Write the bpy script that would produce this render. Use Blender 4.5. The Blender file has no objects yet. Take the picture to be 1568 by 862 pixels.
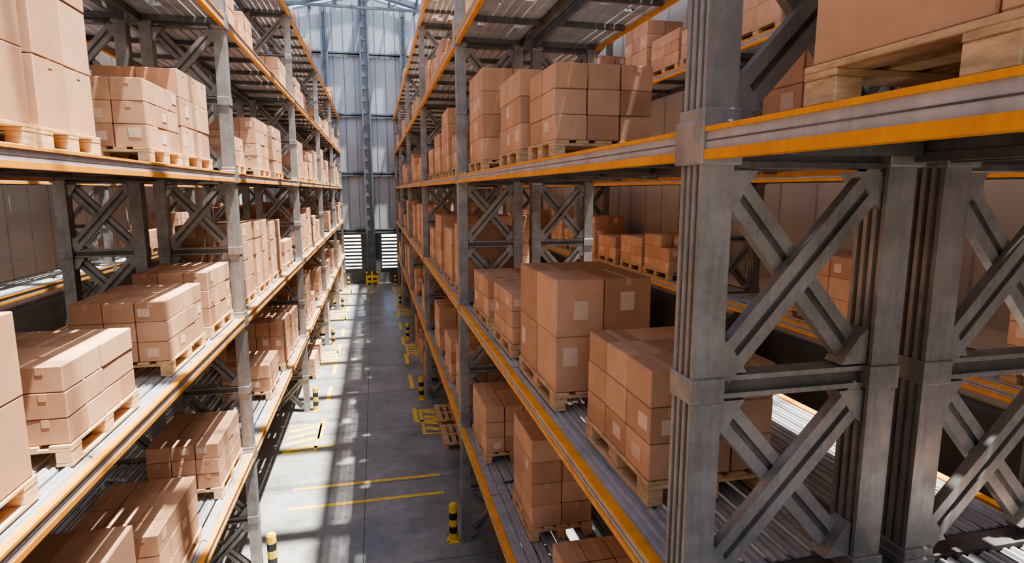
import bpy, math, random
from mathutils import Vector
random.seed(7)
scene = bpy.context.scene
XC = -0.3
LV = [0.0, 1.99, 3.99, 5.99, 7.99, 9.99]
BAY = 6.95
YB = 38.0

# ------------------------------------------------------------ materials
def newmat(name):
    m = bpy.data.materials.new(name); m.use_nodes = True
    nt = m.node_tree
    return m, nt, nt.nodes['Principled BSDF']

def setv(b, **kw):
    for k, v in kw.items():
        b.inputs[k.replace('_', ' ')].default_value = v

def noise(nt, scale, detail=4, rough=.55, coord='Object', stretch=None):
    tc = nt.nodes.new('ShaderNodeTexCoord')
    n = nt.nodes.new('ShaderNodeTexNoise')
    n.inputs['Scale'].default_value = scale
    n.inputs['Detail'].default_value = detail
    n.inputs['Roughness'].default_value = rough
    if stretch:
        mp = nt.nodes.new('ShaderNodeMapping'); mp.inputs['Scale'].default_value = stretch
        nt.links.new(tc.outputs[coord], mp.inputs[0]); nt.links.new(mp.outputs[0], n.inputs['Vector'])
    else:
        nt.links.new(tc.outputs[coord], n.inputs['Vector'])
    return n

def ramp(nt, src, stops):
    r = nt.nodes.new('ShaderNodeValToRGB')
    e = r.color_ramp.elements
    e[0].position, e[0].color = stops[0][0], (*stops[0][1], 1)
    e[1].position, e[1].color = stops[-1][0], (*stops[-1][1], 1)
    for p, c in stops[1:-1]:
        x = e.new(p); x.color = (*c, 1)
    nt.links.new(src, r.inputs[0])
    return r

def mixc(nt, a, b, fac, mode='MULTIPLY'):
    m = nt.nodes.new('ShaderNodeMix'); m.data_type = 'RGBA'; m.blend_type = mode
    for inp, s in ((m.inputs[6], a), (m.inputs[7], b), (m.inputs[0], fac)):
        if hasattr(s, 'links') or hasattr(s, 'is_linked'):
            nt.links.new(s, inp)
        else:
            inp.default_value = s
    return m.outputs[2]

def bump(nt, b, src, strength, dist=.01):
    bp = nt.nodes.new('ShaderNodeBump'); bp.inputs['Strength'].default_value = strength
    bp.inputs['Distance'].default_value = dist
    nt.links.new(src, bp.inputs['Height']); nt.links.new(bp.outputs[0], b.inputs['Normal'])

def simple(name, col, rough=.5, metal=0, var=.25, scale=6, bstr=.1, stretch=None, coord='Object'):
    m, nt, b = newmat(name)
    n = noise(nt, scale, 5, .6, coord, stretch)
    lo = tuple(c * (1 - var) for c in col); hi = tuple(min(1, c * (1 + var)) for c in col)
    r = ramp(nt, n.outputs[0], [(.3, lo), (.7, hi)])
    nt.links.new(r.outputs[0], b.inputs['Base Color'])
    rr = nt.nodes.new('ShaderNodeMapRange')
    rr.inputs['To Min'].default_value = rough - .1; rr.inputs['To Max'].default_value = rough + .12
    nt.links.new(n.outputs[0], rr.inputs[0]); nt.links.new(rr.outputs[0], b.inputs['Roughness'])
    b.inputs['Metallic'].default_value = metal
    if bstr: bump(nt, b, n.outputs[0], bstr, .004)
    return m

def grimy(name, col, grime, rough, metal, amount=.5, scale=3):
    """weathered surface: large grime patches + fine scratches"""
    m, nt, b = newmat(name)
    n1 = noise(nt, scale, 8, .7); n2 = noise(nt, 40, 4, .6, stretch=(1, 1, .08))
    g = ramp(nt, n1.outputs[0], [(.35, grime), (.62, col)])
    s = ramp(nt, n2.outputs[0], [(.35, (.72, .72, .72)), (.6, (1, 1, 1))])
    c = mixc(nt, g.outputs[0], s.outputs[0], amount)
    nt.links.new(c, b.inputs['Base Color'])
    r = ramp(nt, n1.outputs[0], [(.3, (rough + .2,) * 3), (.65, (rough,) * 3)])
    nt.links.new(r.outputs[0], b.inputs['Roughness'])
    b.inputs['Metallic'].default_value = metal
    bump(nt, b, n2.outputs[0], .06, .003)
    return m

# cardboard with per-box variation
m, nt, b = newmat('cardboard')
geo = nt.nodes.new('ShaderNodeNewGeometry')
rp = ramp(nt, geo.outputs['Random Per Island'], [(0, (.47, .255, .145)), (.5, (.57, .32, .188)), (1, (.66, .39, .24))])
n = noise(nt, 4, 6, .65)
rn = ramp(nt, n.outputs[0], [(.3, (.80, .78, .76)), (.7, (1, 1, 1))])
nt.links.new(mixc(nt, rp.outputs[0], rn.outputs[0], 1.0), b.inputs['Base Color'])
n2 = noise(nt, 60, 3, .5, stretch=(1, 1, .15))
bump(nt, b, n2.outputs[0], .12, .003)
setv(b, Roughness=.7); MCARD = m
MTAPE = simple('packing_tape', (.56, .335, .20), .35, 0, .08, 20, 0)
MLABEL = simple('paper_label', (.68, .48, .36), .6, 0, .06, 12, 0)
MWOOD = simple('pallet_wood', (.58, .38, .21), .75, 0, .3, 9, .4, (1, 1, 4))
MSTEEL = grimy('weathered_steel', (.38, .355, .335), (.23, .21, .195), .38, .55)
MSTEELD = grimy('dark_steel', (.18, .167, .158), (.105, .095, .09), .42, .55)
MDECK = grimy('deck_steel', (.50, .50, .52), (.34, .33, .33), .4, .4, .4, 2)
MORANGE = grimy('orange_paint', (.84, .33, .02), (.66, .25, .025), .45, 0, .3, 5)
MWEB = grimy('beam_web_grey', (.47, .43, .42), (.35, .32, .31), .48, .1, .4, 4)
MYEL = simple('yellow_paint', (.76, .50, .03), .5, 0, .15, 10, .05)
MBLK = simple('black_paint', (.02, .02, .02), .5, 0, .1, 10, 0)
MLINE = simple('floor_line_paint', (.74, .49, .065), .5, 0, .3, 10, 0)
MBLUE = simple('blue_grey_steel', (.105, .125, .145), .45, .2, .2, 4, .05)
MPANEL = simple('wall_panel_light', (.30, .325, .355), .5, .0, .15, .9, .02, (1, 1, .5))
MSEAM = simple('wall_seam', (.14, .155, .175), .5, .0, .1, 2, 0)
MSIDE = simple('wall_panel_beige', (.52, .46, .40), .6, 0, .08, 1.0, .02, (1, 1, .3))
MDARKW = simple('wall_plinth_dark', (.10, .10, .09), .7, 0, .2, 2, .05)
MGROUND = simple('asphalt_outside', (.45, .45, .44), .85, 0, .15, .5, 0)

# concrete floor
m, nt, b = newmat('polished_concrete')
n1 = noise(nt, .9, 8, .65); n2 = noise(nt, 6, 8, .7)
r1 = ramp(nt, n1.outputs[0], [(.35, (.18, .175, .165)), (.52, (.265, .26, .248)), (.68, (.36, .35, .335))])
r2 = ramp(nt, n2.outputs[0], [(.35, (.70, .70, .70)), (.65, (1, 1, 1))])
nt.links.new(mixc(nt, r1.outputs[0], r2.outputs[0], .8), b.inputs['Base Color'])
rr = ramp(nt, n1.outputs[0], [(.3, (.24,) * 3), (.7, (.46,) * 3)])
nt.links.new(rr.outputs[0], b.inputs['Roughness'])
bump(nt, b, n2.outputs[0], .05, .004)
MFLOOR = m
MJOINT = simple('floor_joint', (.06, .06, .06), .8, 0, .1, 10, 0)

# roof glass
m, nt, b = newmat('roof_glass')
tr = nt.nodes.new('ShaderNodeBsdfTransparent'); tr.inputs[0].default_value = (.80, .86, .92, 1)
mx = nt.nodes.new('ShaderNodeMixShader'); mx.inputs[0].default_value = .1
setv(b, Roughness=.1); b.inputs['Base Color'].default_value = (.7, .8, .9, 1)
nt.links.new(tr.outputs[0], mx.inputs[1]); nt.links.new(b.outputs[0], mx.inputs[2])
nt.links.new(mx.outputs[0], nt.nodes['Material Output'].inputs[0])
MGLASS = m

# ------------------------------------------------------------ mesh builder
def _tmpl():
    idx = {}; vs = []
    for sx in (-1, 1):
        for sy in (-1, 1):
            for sz in (-1, 1):
                for a in range(3):
                    idx[(sx, sy, sz, a)] = len(vs); vs.append(((sx, sy, sz), a))
    fs = []
    for a in range(3):
        o = [i for i in range(3) if i != a]
        for s in (-1, 1):
            f = []
            for p, q in ((-1, -1), (1, -1), (1, 1), (-1, 1)):
                c = [0, 0, 0]; c[a] = s; c[o[0]] = p; c[o[1]] = q
                f.append(idx[(*c, a)])
            fs.append(f)
    for c in range(3):
        a, b_ = [i for i in range(3) if i != c]
        for sa in (-1, 1):
            for sb in (-1, 1):
                def k(sc, ax):
                    v = [0, 0, 0]; v[c] = sc; v[a] = sa; v[b_] = sb
                    return idx[(*v, ax)]
                fs.append([k(-1, a), k(1, a), k(1, b_), k(-1, b_)])
    for sx in (-1, 1):
        for sy in (-1, 1):
            for sz in (-1, 1):
                fs.append([idx[(sx, sy, sz, a)] for a in range(3)])
    def pos(t):
        s, a = t
        return Vector([s[i] * (1 if i == a else .9) for i in range(3)])
    out = []
    for f in fs:
        P = [pos(vs[i]) for i in f]
        nrm = (P[1] - P[0]).cross(P[2] - P[0]); c = sum(P, Vector()) / len(P)
        out.append(f if nrm.dot(c) > 0 else f[::-1])
    return vs, out
TV, TF = _tmpl()
BF = [(0, 3, 2, 1), (4, 5, 6, 7), (0, 1, 5, 4), (1, 2, 6, 5), (2, 3, 7, 6), (3, 0, 4, 7)]

class MB:
    def __init__(s): s.v = []; s.f = []; s.m = []
    def box(s, x0, x1, y0, y1, z0, z1, mat=0):
        if x0 > x1: x0, x1 = x1, x0
        if y0 > y1: y0, y1 = y1, y0
        n = len(s.v)
        s.v += [(x0, y0, z0), (x1, y0, z0), (x1, y1, z0), (x0, y1, z0), (x0, y0, z1), (x1, y0, z1), (x1, y1, z1), (x0, y1, z1)]
        for f in BF: s.f.append([n + i for i in f]); s.m.append(mat)
    def cbox(s, c, h, bv, mat=0, rz=0):
        n = len(s.v); cr, sr = math.cos(rz), math.sin(rz)
        for sg, a in TV:
            p = [sg[i] * (h[i] if i == a else h[i] - bv) for i in range(3)]
            s.v.append((c[0] + p[0] * cr - p[1] * sr, c[1] + p[0] * sr + p[1] * cr, c[2] + p[2]))
        for f in TF: s.f.append([n + i for i in f]); s.m.append(mat)
    def bar(s, p0, p1, w, t, nrm, mat=0, off=0, lift=0):
        p0 = Vector(p0); p1 = Vector(p1); d = (p1 - p0).normalized(); N = Vector(nrm).normalized()
        u = N.cross(d).normalized()
        p0 = p0 + u * off + N * lift; p1 = p1 + u * off + N * lift
        n = len(s.v)
        for p in (p0, p1):
            for a, b_ in ((-1, -1), (1, -1), (1, 1), (-1, 1)):
                s.v.append(tuple(p + u * (a * w / 2) + N * (b_ * t / 2)))
        fs = [(0, 3, 2, 1), (4, 5, 6, 7), (0, 1, 5, 4), (1, 2, 6, 5), (2, 3, 7, 6), (3, 0, 4, 7)]
        for f in fs: s.f.append([n + i for i in f]); s.m.append(mat)
    def prism(s, pts, axis, a0, a1, mat=0):
        n = len(s.v); k = len(pts)
        for a in (a0, a1):
            for p in pts:
                s.v.append((p[0], p[1], a) if axis == 'z' else (p[0], a, p[1]))
        cap0 = [n + i for i in range(k)]; cap1 = [n + k + i for i in range(k)]
        if axis == 'z':
            s.f.append(cap0[::-1]); s.f.append(cap1)
        else:
            s.f.append(cap0); s.f.append(cap1[::-1])
        s.m += [mat, mat]
        for i in range(k):
            j = (i + 1) % k
            q = [n + i, n + j, n + k + j, n + k + i]
            s.f.append(q if axis == 'z' else q[::-1]); s.m.append(mat)
    def mesh(s, name, mats):
        me = bpy.data.meshes.new(name); me.from_pydata(s.v, [], s.f)
        for m in mats: me.materials.append(m)
        me.polygons.foreach_set('material_index', s.m); me.update()
        return me
    def obj(s, name, mats, loc=(0, 0, 0)):
        return place(s.mesh(name, mats), name, loc)

def place(me, name, loc=(0, 0, 0), rz=0):
    o = bpy.data.objects.new(name, me); o.location = loc; o.rotation_euler[2] = rz
    scene.collection.objects.link(o); return o

# ------------------------------------------------------------ racks
D = 1.01
def post_poly(x0, x1, y0, y1):
    g = .018
    pts = [(x0, y0), (x1, y0)]
    w = (y1 - y0)
    def grooves(xe, sgn, ys):
        out = []
        for (a, b_) in ys:
            out += [(xe, a), (xe - sgn * g, a + math.copysign(.003, b_ - a)), (xe - sgn * g, b_ - math.copysign(.003, b_ - a)), (xe, b_)]
        return out
    segs = [(y0 + w * .13, y0 + w * .29), (y0 + w * .42, y0 + w * .58), (y0 + w * .71, y0 + w * .87)]
    pts += grooves(x1, 1, segs)
    pts += [(x1, y1), (x0, y1)]
    pts += grooves(x0, -1, [(b_, a) for a, b_ in segs[::-1]])
    return pts

def build_rack(xmin, ys, rear):
    """rear: -1 the low-x side is the hidden back, +1 the high-x side"""
    r = MB(); x1 = xmin + D; top = LV[-1] + .06
    rnd = random.Random(int(xmin * 100) + 999)
    pw = .14; pd = .16
    for y in ys:
        for xa, xb in ((xmin, xmin + pw), (x1 - pw, x1)):
            r.prism(post_poly(xa, xb, y - pd / 2, y + pd / 2), 'z', 0.012, top, 0)
            r.box(xa - .04, xb + .04, y - .14, y + .14, 0.0, .012, 0)
            for L in LV[1:]:
                r.cbox(((xa + xb) / 2, y, L - .055), (pw / 2 + .020, pd / 2 + .028, .085), .006, 0)
                r.cbox(((xa + xb) / 2, y, L + .040), (pw / 2 + .012, pd / 2 + .016, .035), .005, 0)
                zm = L - 1.06
                r.cbox(((xa + xb) / 2, y, zm), (pw / 2 + .008, pd / 2 + .01, .055), .004, 0)
                for sx in (-1, 1):
                    r.cbox(((xa + xb) / 2 + sx * .035, y - pd / 2 - .03, L - .03), (.009, .005, .009), .002, 1)
                    r.cbox(((xa + xb) / 2 + sx * .035, y - pd / 2 - .03, L - .09), (.009, .005, .009), .002, 1)
        ia, ib = xmin + pw, x1 - pw
        for k, L in enumerate(LV[1:]):
            lo = LV[k]
            r.box(ia, ib, y - .06, y + .06, L - .03, L - .002, 1)
            r.box(ia, ib, y - .06, y + .06, L - .15, L - .125, 1)
            r.box(ia, ib, y - .035, y + .035, L - .125, L - .03, 1)
            if xmin in (XA2, XB1): r.box(x1 + .021, x1 + .15 - .021, y - .05, y + .05, L - .13, L - .01, 1)
            zm = L - 1.06
            r.box(ia, ib, y - .05, y + .05, zm + .028, zm + .05, 0)
            r.box(ia, ib, y - .05, y + .05, zm - .05, zm - .028, 0)
            r.box(ia, ib, y - .03, y + .03, zm - .028, zm + .028, 1)
            for za, zb in ((lo + .07, zm - .06), (zm + .06, L - .16)):
                for (pa, pb, yo) in (((ia, za), (ib, zb), -.026), ((ia, zb), (ib, za), .026)):
                    p0 = (pa[0], y + yo, pa[1]); p1 = (pb[0], y + yo, pb[1])
                    r.bar(p0, p1, .052, .050, (0, 1, 0), 0, off=-.041)
                    r.bar(p0, p1, .052, .050, (0, 1, 0), 0, off=.041)
                    r.bar(p0, p1, .06, .018, (0, 1, 0), 1)
                for xg, sx in ((ia, 1), (ib, -1)):
                    for zg, sz in ((za, 1), (zb, -1)):
                        tri = [(xg, zg), (xg + sx * .13, zg), (xg + sx * .05, zg + sz * .12), (xg, zg + sz * .16)]
                        if sx * sz < 0: tri = tri[::-1]
                        r.prism(tri, 'y', y - .0525, y + .0525, 0)
    for i in range(len(ys) - 1):
        ya, yb = ys[i] + pd / 2 + .001, ys[i + 1] - pd / 2 - .001
        for L in LV[1:]:
            for xf, s in ((xmin, 1), (x1, -1)):
                o = xf - s * .012
                isrear = (s == 1 and rear < 0) or (s == -1 and rear > 0)
                mo, mw = (1, 1) if isrear else (2, 3)
                r.box(o, o + s * .060, ya, yb, L - .018, L, mo)
                r.box(o + s * .008, o + s * .05, ya, yb, L - .085, L - .018, mw)
                r.box(o, o + s * .058, ya, yb, L - .122, L - .085, mo)
                r.box(o + s * .006, o + s * .01, ya, yb, L - .055, L - .050, 1)
            nj = 6
            for j in range(nj + 1):
                yj = ya + .04 + (yb - ya - .08) * j / nj
                r.box(xmin + .052, x1 - .052, yj - .03, yj + .03, L - .10, L - .034, 1)
            a, b_ = xmin + .052, x1 - .052
            ns = 7; pit = (b_ - a) / ns
            for q in range(ns):
                xs = a + q * pit + .004; w = pit - (.010 if q in (0, 6) else .024)
                c = [0, .10, .18, .34, .42, .58, .66, .82, .90, 1.0]
                hz = [0, 0, 1, 1, 0, 0, 1, 1, 0, 0]
                topz = [(xs + w * t, L - .014 + .014 * z) for t, z in zip(c, hz)]
                poly = [(xs, L - .033), (xs + w, L - .033)] + topz[::-1]
                yy = ya + .005
                while yy < yb - .1:
                    ln = rnd.choice([1.14, 2.28, 2.28, 3.4])
                    ye = min(yy + ln - .02, yb - .005)
                    r.prism(poly, 'y', yy, ye, 4)
                    yy += ln + (rnd.choice([.02, .10, .26]) if 0 < q < 6 else 0)
    return r.obj('pallet_rack', [MSTEEL, MSTEELD, MORANGE, MWEB, MDECK])

YR = [2.2 + BAY * k for k in range(-1, 6)]
YL = [1.95 + BAY * k for k in range(-1, 6)]
XA1, XA2, XAW = -2.85, -4.01, -7.11
XB1, XB2, XBW = 1.24, 2.40, 5.50
for x, rr_ in ((XA1, -1), (XA2, 1), (XAW, -1)): build_rack(x, YL, rr_)
for x, rr_ in ((XB1, 1), (XB2, -1), (XBW, 1)): build_rack(x, YR, rr_)

# ------------------------------------------------------------ pallet loads
def load_mesh(W, Ln, h, nx, ny, nz, seed, missing=0):
    rnd = random.Random(seed); r = MB()
    pw, pl = W, Ln
    for i in range(3):
        xb = -pw / 2 + .05 + (pw - .10) * i / 2
        r.cbox((xb, 0, .011), (.05, pl / 2, .011), .003, 0)
        for j in range(3):
            yb = -pl / 2 + .07 + (pl - .14) * j / 2
            r.cbox((xb, yb, .061), (.048, .07, .039), .004, 0)
    for j in range(3):
        yb = -pl / 2 + .07 + (pl - .14) * j / 2
        r.cbox((0, yb, .111), (pw / 2, .07, .011), .003, 0)
    nb = 5
    for i in range(nb):
        xb = -pw / 2 + .065 + (pw - .13) * i / (nb - 1)
        r.cbox((xb, 0, .133), (.065 if i % 2 == 0 else .05, pl / 2, .011), .003, 0)
    if h <= 0: return r.mesh('pallet', [MWOOD, MCARD, MTAPE, MLABEL])
    bx, by, bz = (pw - .02) / nx, (pl - .03) / ny, h / nz
    skip = set()
    for _ in range(missing): skip.add((rnd.randrange(nx), rnd.choice([0, ny - 1])))
    for k in range(nz):
        for i in range(nx):
            for j in range(ny):
                if 0 < i < nx - 1 and 0 < j < ny - 1 and k < nz - 1: continue
                if k == nz - 1 and (i, j) in skip: continue
                cx = -pw / 2 + .01 + bx * (i + .5) + rnd.uniform(-.004, .004)
                cy = -pl / 2 + .015 + by * (j + .5) + rnd.uniform(-.005, .005)
                cz = .1455 + bz * (k + .5)
                hx, hy, hz = bx / 2 - .004, by / 2 - .004, bz / 2 - .0012
                rz = rnd.uniform(-.014, .014)
                r.cbox((cx, cy, cz), (hx, hy, hz), .006, 1, rz)
                e = .0012
                tw = .022
                if rnd.random() < .75:
                    if k == nz - 1:
                        if hx >= hy: r.box(cx - hx + .006, cx + hx - .006, cy - tw, cy + tw, cz + hz - e, cz + hz + e, 2)
                        else: r.box(cx - tw, cx + tw, cy - hy + .006, cy + hy - .006, cz + hz - e, cz + hz + e, 2)
                    dz = min(.05, hz * .6)
                    if hx >= hy:
                        for sg in (-1, 1): r.cbox((cx + sg * hx, cy, cz + hz - .004 - dz / 2), (.0025, tw, dz / 2), .0004, 2, rz)
                    else:
                        for sg in (-1, 1): r.cbox((cx, cy + sg * hy, cz + hz - .004 - dz / 2), (tw, .0025, dz / 2), .0004, 2, rz)
                for ax, sg, pr in ((0, 1, .25), (0, -1, .25), (1, -1, .2), (1, 1, .2)):
                    if rnd.random() < pr:
                        if ax == 0:
                            w = min(.06, hy * .38); hh = min(.075, hz * .42)
                            off = rnd.uniform(-1, 1) * (hy - w - .02)
                            r.cbox((cx + sg * hx, cy + off, cz + rnd.uniform(-.1, .3) * hz), (.003, w, hh), .0004, 3, rz)
                        else:
                            w = min(.06, hx * .38); hh = min(.075, hz * .42)
                            off = rnd.uniform(-1, 1) * (hx - w - .02)
                            r.cbox((cx + off, cy + sg * hy, cz + rnd.uniform(-.1, .3) * hz), (w, .003, hh), .0004, 3, rz)
    return r.mesh('cardboard_boxes_on_pallet', [MWOOD, MCARD, MTAPE, MLABEL])

cnt = [100]
def load(x0, x1, y0, y1, lev, h, nx, ny, nz, missing=0):
    cnt[0] += 1
    me = load_mesh(abs(x1 - x0), y1 - y0, h, nx, ny, nz, cnt[0], missing)
    place(me, 'cardboard_boxes_on_pallet', ((x0 + x1) / 2, (y0 + y1) / 2, LV[lev] + .001))

AX0, AX1 = -2.78, -1.95
BX0, BX1 = 1.35, 2.18
def LA(lev, y0, y1, h, nx, ny, nz, missing=0): load(AX0, AX1, y0, y1, lev, h, nx, ny, nz, missing)
def RB(lev, y0, y1, h, nx, ny, nz, missing=0, dx=0): load(BX0 + dx, BX1 + min(dx, .05), y0, y1, lev, h, nx, ny, nz, missing)
# left L2
LA(2, 2.60, 3.76, .96, 2, 2, 2); LA(2, 4.16, 5.30, .52, 3, 4, 3)
LA(2, 6.10, 7.33, .58, 3, 4, 3); LA(2, 7.58, 8.72, .66, 3, 4, 3)
LA(2, 9.25, 10.4, 1.12, 2, 3, 4); LA(2, 10.65, 11.8, 1.10, 2, 4, 4); LA(2, 12.1, 13.35, 1.02, 3, 3, 3); LA(2, 13.9, 15.1, .5, 3, 3, 2)
# left L1
LA(1, 2.5, 3.6, .6, 2, 3, 2); LA(1, 3.85, 4.98, .98, 2, 2, 3); LA(1, 5.42, 6.60, .60, 3, 4, 3); LA(1, 7.48, 8.68, .57, 3, 3, 3)
LA(1, 11.1, 12.2, .5, 2, 3, 2); LA(1, 12.9, 14.0, .9, 3, 3, 3); LA(1, 14.3, 15.4, .8, 2, 3, 3)
# left L3
LA(3, 3.05, 4.18, 1.3, 2, 2, 3); LA(3, 4.24, 5.05, 1.28, 2, 2, 3); LA(3, 6.03, 7.0, .60, 3, 3, 3, 0); LA(3, 7.08, 8.2, .88, 2, 3, 3)
LA(3, 9.3, 10.2, .40, 2, 3, 2); LA(3, 11.3, 12.5, .86, 3, 3, 4); LA(3, 13.0, 14.2, .9, 2, 3, 4)
# right L2
RB(2, 2.86, 3.88, .64, 3, 3, 3, 0, .08); RB(2, 4.38, 5.58, .92, 2, 2, 2); RB(2, 5.95, 6.95, .54, 3, 3, 3)
RB(2, 7.3, 8.4, .5, 3, 3, 2); RB(2, 9.4, 10.5, 1.05, 2, 2, 2); RB(2, 11.0, 12.2, .9, 2, 3, 3); RB(2, 12.8, 14.0, 1.08, 2, 3, 3); RB(2, 14.4, 15.5, .7, 2, 3, 3)
# right L1
RB(1, 2.5, 3.6, .7, 2, 3, 3); RB(1, 3.85, 4.9, .38, 3, 3, 2, 0, .14); RB(1, 5.74, 6.62, 1.0, 2, 2, 4, 0, .17); RB(1, 7.68, 8.82, .66, 3, 3, 3, 0, .03)
RB(1, 9.5, 10.6, .9, 2, 3, 3); RB(1, 11.3, 12.4, .7, 3, 3, 3); RB(1, 13.4, 14.6, .95, 2, 3, 3)
# right L3
RB(3, 0.52, 1.72, .95, 2, 2, 2); RB(3, -1.2, 0.0, .9, 2, 2, 2)
RB(3, 4.48, 5.26, .58, 3, 2, 3); RB(3, 5.6, 6.55, .74, 3, 3, 3); RB(3, 7.6, 8.7, 1.14, 2, 3, 4)
RB(3, 9.6, 10.7, .55, 3, 3, 2); RB(3, 11.2, 12.3, 1.12, 2, 3, 4); RB(3, 12.7, 13.8, .8, 2, 3, 3); RB(3, 14.3, 15.4, .6, 3, 3, 3)

VAR = [load_mesh(.83, 1.16, h, nx, ny, nz, 500 + i, ms) for i, (h, nx, ny, nz, ms) in enumerate([
    (.6, 3, 4, 3, 0), (.9, 2, 3, 4, 0), (1.1, 2, 3, 4, 0), (.72, 3, 3, 3, 1), (.5, 3, 3, 2, 0), (.95, 2, 2, 3, 0),
    (1.2, 2, 3, 5, 0), (.45, 2, 3, 2, 1), (.8, 3, 3, 3, 0)])]
EMPTY = load_mesh(.83, 1.16, 0, 0, 0, 0, 1)
rf = random.Random(21)
def fill(xc, ys, lev, ymin, ymax, prob, choice=None):
    for i in range(len(ys) - 1):
        for s in range(5):
            y = ys[i] + .12 + .6 + s * 1.33 + rf.uniform(-.05, .05)
            if y < ymin or y > ymax: 
                continue
            if rf.random() < prob:
                place(rf.choice(choice or VAR), 'cardboard_boxes_on_pallet', (xc + rf.uniform(-.01, .02), y, LV[lev] + .001))
ca, cb = (AX0 + AX1) / 2, (BX0 + BX1) / 2
LOW = [VAR[i] for i in (0, 3, 4, 7, 8)]
for lev in (1, 2, 3, 4, 5):
    fill(ca, YL, lev, 16.2 if lev < 4 else 7.0, 37, .8 if lev < 4 else (.45 if lev == 4 else .2), LOW if lev > 3 else None)
    fill(cb, YR, lev, 16.4 if lev < 4 else 9.3, 37, .8 if lev < 4 else (.45 if lev == 4 else .2), LOW if lev > 3 else None)
for lev in (1, 2, 3, 4):
    fill(XA2 + D / 2, YL, lev, 16 if lev in (2, 3) else 12, 37, .35)
    fill(XB2 + D / 2, YR, lev, 9.5, 37, .35)
    fill(XAW + D / 2, YL, lev, 18, 37, .4)
for y, v in ((6.6, 8), (11.2, 3), (12.45, 0), (13.9, 4), (15.3, 5)): place(VAR[v], 'cardboard_boxes_on_pallet', (XBW + D / 2, y, LV[2] + .001))
fill(XBW + D / 2, YR, 2, 16.4, 37, .6)
place(VAR[1], 'cardboard_boxes_on_pallet', (XBW + D / 2, 3.6, LV[2] + .001))
fill(XBW + D / 2, YR, 3, 18, 37, .4); fill(XBW + D / 2, YR, 4, 6.5, 37, .85); fill(XBW + D / 2, YR, 1, 9.5, 37, .5)
for y, l, v in ((3.0, 3, 4), (3.0, 1, 3)):
    place(VAR[v], 'cardboard_boxes_on_pallet', (XB2 + D / 2, y, LV[l] + .001))
for y in (13.2, 14.6): place(EMPTY, 'wooden_pallet', (cb, y, .001))
fill(cb, YR, 0, 16.4, 37, .5); fill(ca, YL, 0, 19, 37, .35)

# ------------------------------------------------------------ floor
f = MB(); f.box(-7.6, 7.0, -9, YB, -.2, 0)
f.obj('floor', [MFLOOR])
j = MB()
for x in (-.36, 4.4, -5.1): j.box(x - .006, x + .006, -9, YB - .02, .0005, .0015)
for k in range(-3, 14): j.box(-7.5, 6.9, .4 + 2.75 * k - .005, .4 + 2.75 * k + .005, .0005, .0015)
j.obj('floor_joints', [MJOINT])
k = MB()
z0, z1 = .002, .004
for y in (10.75, 11.5): k.box(-1.72, 1.12, y - .05, y + .05, z0, z1)
for i in range(9):
    y = 13.9 + i * 2.55
    k.box(-1.50, -1.38, y, y + 1.3, z0, z1)
    if i: k.box(.84, .96, y + .6, y + 1.9, z0, z1)
k.box(.78, 1.5, 14.4, 14.52, z0, z1); k.box(.78, .90, 14.53, 15.4, z0, z1)
k.box(-1.9, -1.1, 13.4, 13.5, z0, z1)
for y0 in (9.6, 16.6, 23.6, 30.4):
    for sx, xa in ((1, -2.2), (-1, 1.7)):
        a0, a1 = xa, xa + sx * .75
        yy = y0 + (3.6 if sx > 0 else 4.0)
        k.box(a0, a1, yy, yy + .07, z0, z1); k.box(a0, a1, yy + 1.6, yy + 1.67, z0, z1)
        k.box(a1 - sx * .07, a1, yy + .075, yy + 1.595, z0, z1)
        for q in range(4): k.bar((a0 + sx * .02, yy + .12 + q * .38, .003), (a1 - sx * .1, yy + .38 + q * .38, .003), .16, .0015, (0, 0, 1))
k.obj('floor_marking_lines', [MLINE])

# post protectors
pm = MB()
def octo(r): return [(r * math.cos(math.pi / 8 + i * math.pi / 4), r * math.sin(math.pi / 8 + i * math.pi / 4)) for i in range(8)]
pm.box(-.10, .10, -.13, .13, .012, .024, 0)
for i in range(5):
    pm.prism(octo(.072 if i % 2 == 0 else .070), 'z', .024 + i * .12, .024 + (i + 1) * .12, 0 if i % 2 == 0 else 1)
pm.prism(octo(.055), 'z', .624, .65, 0)
for sx in (-1, 1):
    pm.cbox((sx * .085, -.09, .032), (.012, .012, .01), .003, 1); pm.cbox((sx * .085, .09, .032), (.012, .012, .01), .003, 1)
pmm = pm.mesh('post_protector', [MYEL, MBLK])
for y in YL[1:]: place(pmm, 'post_protector', (XA1 + D + .15, y, -.011))
for y in YR[1:]: place(pmm, 'post_protector', (XB1 - .145, y, -.011))

# ------------------------------------------------------------ shell
ZP = 17.0; SL = .24; ZE = ZP - SL * 7.3
def zr(x): return ZP - SL * abs(x - XC)
w = MB()   # back wall
op = [(-1.95, -.85), (.30, 1.40)]
w.box(-7.6, 7.0, YB, YB + .2, 3.1, ZE, 0)
w.prism([(-7.6, ZE), (7.0, ZE), (XC, ZP)], 'y', YB, YB + .2, 0)
w.box(-7.6, 7.0, YB, YB + .2, 0, .9, 2)
for a, b_ in ((-7.6, -1.95), (-.85, .30), (1.4, 7.0)): w.box(a, b_, YB, YB + .2, .9, 3.1, 0 if a != -.85 else 2)
x = -7.5
while x < 7.0:
    w.box(x - .022, x + .022, YB - .014, YB - .0005, 3.4, zr(x) - .15, 3); x += .6
for z in (3.3, 6.75, 10.2, 13.7):
    w.box(-7.6, 7.0, YB - .16, YB - .015, z - .03, z + .03, 1)
    w.box(-7.6, 7.0, YB - .16, YB - .13, z - .12, z + .12, 1)
w.obj('wall_back', [MPANEL, MBLUE, MDARKW, MSEAM])
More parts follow.
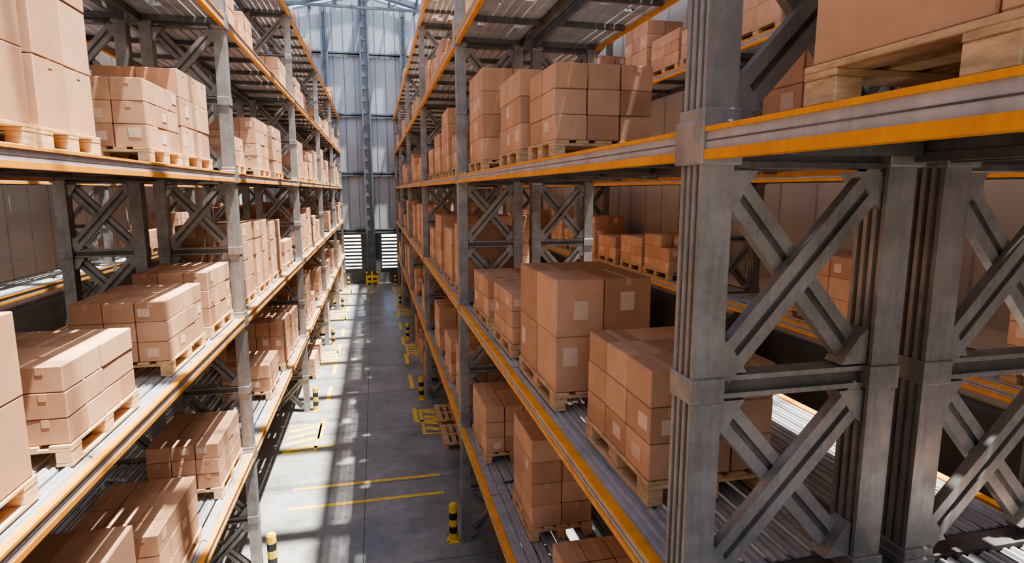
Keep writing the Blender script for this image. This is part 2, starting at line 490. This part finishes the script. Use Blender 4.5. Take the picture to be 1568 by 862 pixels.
for i, xc in enumerate((XC, XC - 2.25, XC + 2.25, XC - 4.9, XC + 4.9)):
    c = MB(); hw = .22 if i == 0 else .14; H = zr(xc) - .25
    for s in (-1, 1):
        c.box(s * hw - .05, s * hw + .05, -.10, .10, 0, H)
    c.box(-hw + .05, hw - .05, -.02, .02, 0, H)
    z = .5
    while z < H: c.box(-hw + .05, hw - .05, -.06, -.02, z, z + .04); z += .7
    c.obj('wall_column', [MBLUE], (xc, YB - .30, 0))
for n_, (a, b_) in enumerate(op):
    l = MB()
    l.box(a, a + .05, YB - .02, YB + .15, .9, 3.1, 0); l.box(b_ - .05, b_, YB - .02, YB + .15, .9, 3.1, 0)
    l.box(a + .05, b_ - .05, YB - .02, YB + .15, .9, .95, 0); l.box(a + .05, b_ - .05, YB - .02, YB + .15, 3.05, 3.1, 0)
    z = 1.1
    while z < 3.0:
        l.box(a + .05, b_ - .05, YB + .02, YB + .14, z - .06, z + .05, 0); z += .22
    l.obj('window_%d' % (n_ + 1), [MBLUE])
g = MB(); g.box(-.34, .34, -.03, .03, .45, .6, 0); g.box(-.34, .34, -.03, .03, .15, .3, 0)
for s in (-1, 0, 1): g.cbox((s * .32, 0, .42), (.055, .05, .42), .01, 0)
for s in (-1, 1): g.box(s * .32 - .057, s * .32 + .057, -.052, .052, .62, .72, 1)
g.obj('column_guard', [MYEL, MBLK], (XC, YB - .75, 0))
for nm, xw, s in (('wall_left', -7.6, -1), ('wall_right', 7.0, 1)):
    w = MB()
    w.box(xw, xw + s * .2, -9, YB + .2, 3.2, ZE, 0); w.box(xw, xw + s * .2, -9, YB + .2, -.2, 3.2, 1)
    y = -8.7
    while y < YB - .3:
        w.box(xw - s * .012, xw - s * .0005, y - .02, y + .02, 3.2, ZE - .2, 2); y += .9
    for z in (3.2, 6.75, 10.2, 13.7): w.box(xw - s * .06, xw - s * .013, -9, YB - .2, z - .05, z + .05, 3)
    w.obj(nm, [MSIDE, MDARKW, MWEB, MBLUE])
# unseen wall behind camera, added to cut fill light; open band lets some in
w = MB()
w.box(-7.6, 7.0, -9.2, -9, 0, 4.5, 0); w.box(-7.6, 7.0, -9.2, -9, 12.5, ZE, 0)
w.prism([(-7.6, ZE), (7.0, ZE), (XC, ZP)], 'y', -9.2, -9, 0)
for x in range(-7, 8, 2): w.box(x - .1, x + .1, -9.2, -9, 4.5, 12.5, 1)
for z in (6.5, 8.5, 10.5): w.box(-7.6, 7.0, -9.15, -9.05, z - .05, z + .05, 1)
w.obj('wall_front_light_block', [MSIDE, MBLUE])
# roof
rt = MB()
for s in (-1, 1):
    xe = XC + s * 7.5
    ze = zr(xe)
    N = (SL * s, 0, 1)
    y = -9
    while y < YB + .1:
        rt.bar((XC, y, ZP - .02), (xe, y, ze - .02), .40, .24, N, 0, lift=-.16)
        y += 3.475
    y = -9
    while y < YB:
        rt.bar((XC, y, ZP), (xe, y, ze), .08, .06, N, 0); y += 1.7374
    for q in range(6):
        x = XC + s * (.1 + q * 1.45)
        rt.bar((x, -9, zr(x)), (x, YB, zr(x)), .14, .14, N, 0, lift=-.06)
for t in range(0, 14, 2):
    yy = -9 + 3.475 * t
    rt.bar((-7.5, yy, ZE - .35), (6.9, yy, ZE - .35), .12, .12, (0, 1, 0), 0)
    for q in range(-5, 6):
        x = XC + q * 1.4
        rt.bar((x, yy, ZE - .35), (x, yy, zr(x) - .2), .07, .07, (0, 1, 0), 0)
        if q < 5:
            x2 = x + 1.4
            rt.bar((x, yy, ZE - .33), (x2, yy, zr(x2) - .2), .06, .06, (0, 1, 0), 0)
rt.obj('roof_trusses', [MBLUE])
gl = MB()
for s in (-1, 1):
    xe = XC + s * 7.5
    v = len(gl.v)
    gl.v += [(XC, -9, ZP + .04), (xe, -9, zr(xe) + .04), (xe, YB, zr(xe) + .04), (XC, YB, ZP + .04)]
    gl.f.append([v, v + 1, v + 2, v + 3] if s > 0 else [v + 3, v + 2, v + 1, v]); gl.m.append(0)
gl.obj('ceiling', [MGLASS])
gr = MB(); gr.box(-150, 150, -150, 190, -.4, -.21); gr.obj('ground', [MGROUND])

# ------------------------------------------------------------ light
wd = bpy.data.worlds.new('World'); scene.world = wd; wd.use_nodes = True
nt = wd.node_tree; bg = nt.nodes['Background']
sk = nt.nodes.new('ShaderNodeTexSky'); sk.sky_type = 'NISHITA'; sk.sun_disc = False
sk.sun_elevation = math.radians(60); sk.sun_rotation = math.radians(140); sk.air_density = 1.0; sk.dust_density = 2.5; sk.ozone_density = 1
nt.links.new(sk.outputs[0], bg.inputs[0]); bg.inputs[1].default_value = .42
sd = bpy.data.lights.new('sun', 'SUN'); sd.energy = 25; sd.angle = math.radians(1.0); sd.color = (1, .91, .80)
so = bpy.data.objects.new('sun', sd); scene.collection.objects.link(so)
so.location = (5, -5, 30)
so.rotation_euler = Vector((-.235, .09, -1)).to_track_quat('-Z', 'Y').to_euler()

# ------------------------------------------------------------ camera
cd = bpy.data.cameras.new('camera'); cd.sensor_width = 36; cd.lens = 20.92; cd.clip_start = .05; cd.clip_end = 500
co = bpy.data.objects.new('camera', cd); scene.collection.objects.link(co)
co.location = (0, 0, 5.75)
co.rotation_euler = (math.radians(90 - 8.68), 0, math.radians(-12.9))
scene.camera = co
scene.view_settings.view_transform = 'AgX'
scene.view_settings.look = 'AgX - Medium High Contrast'
scene.view_settings.exposure = 0.65
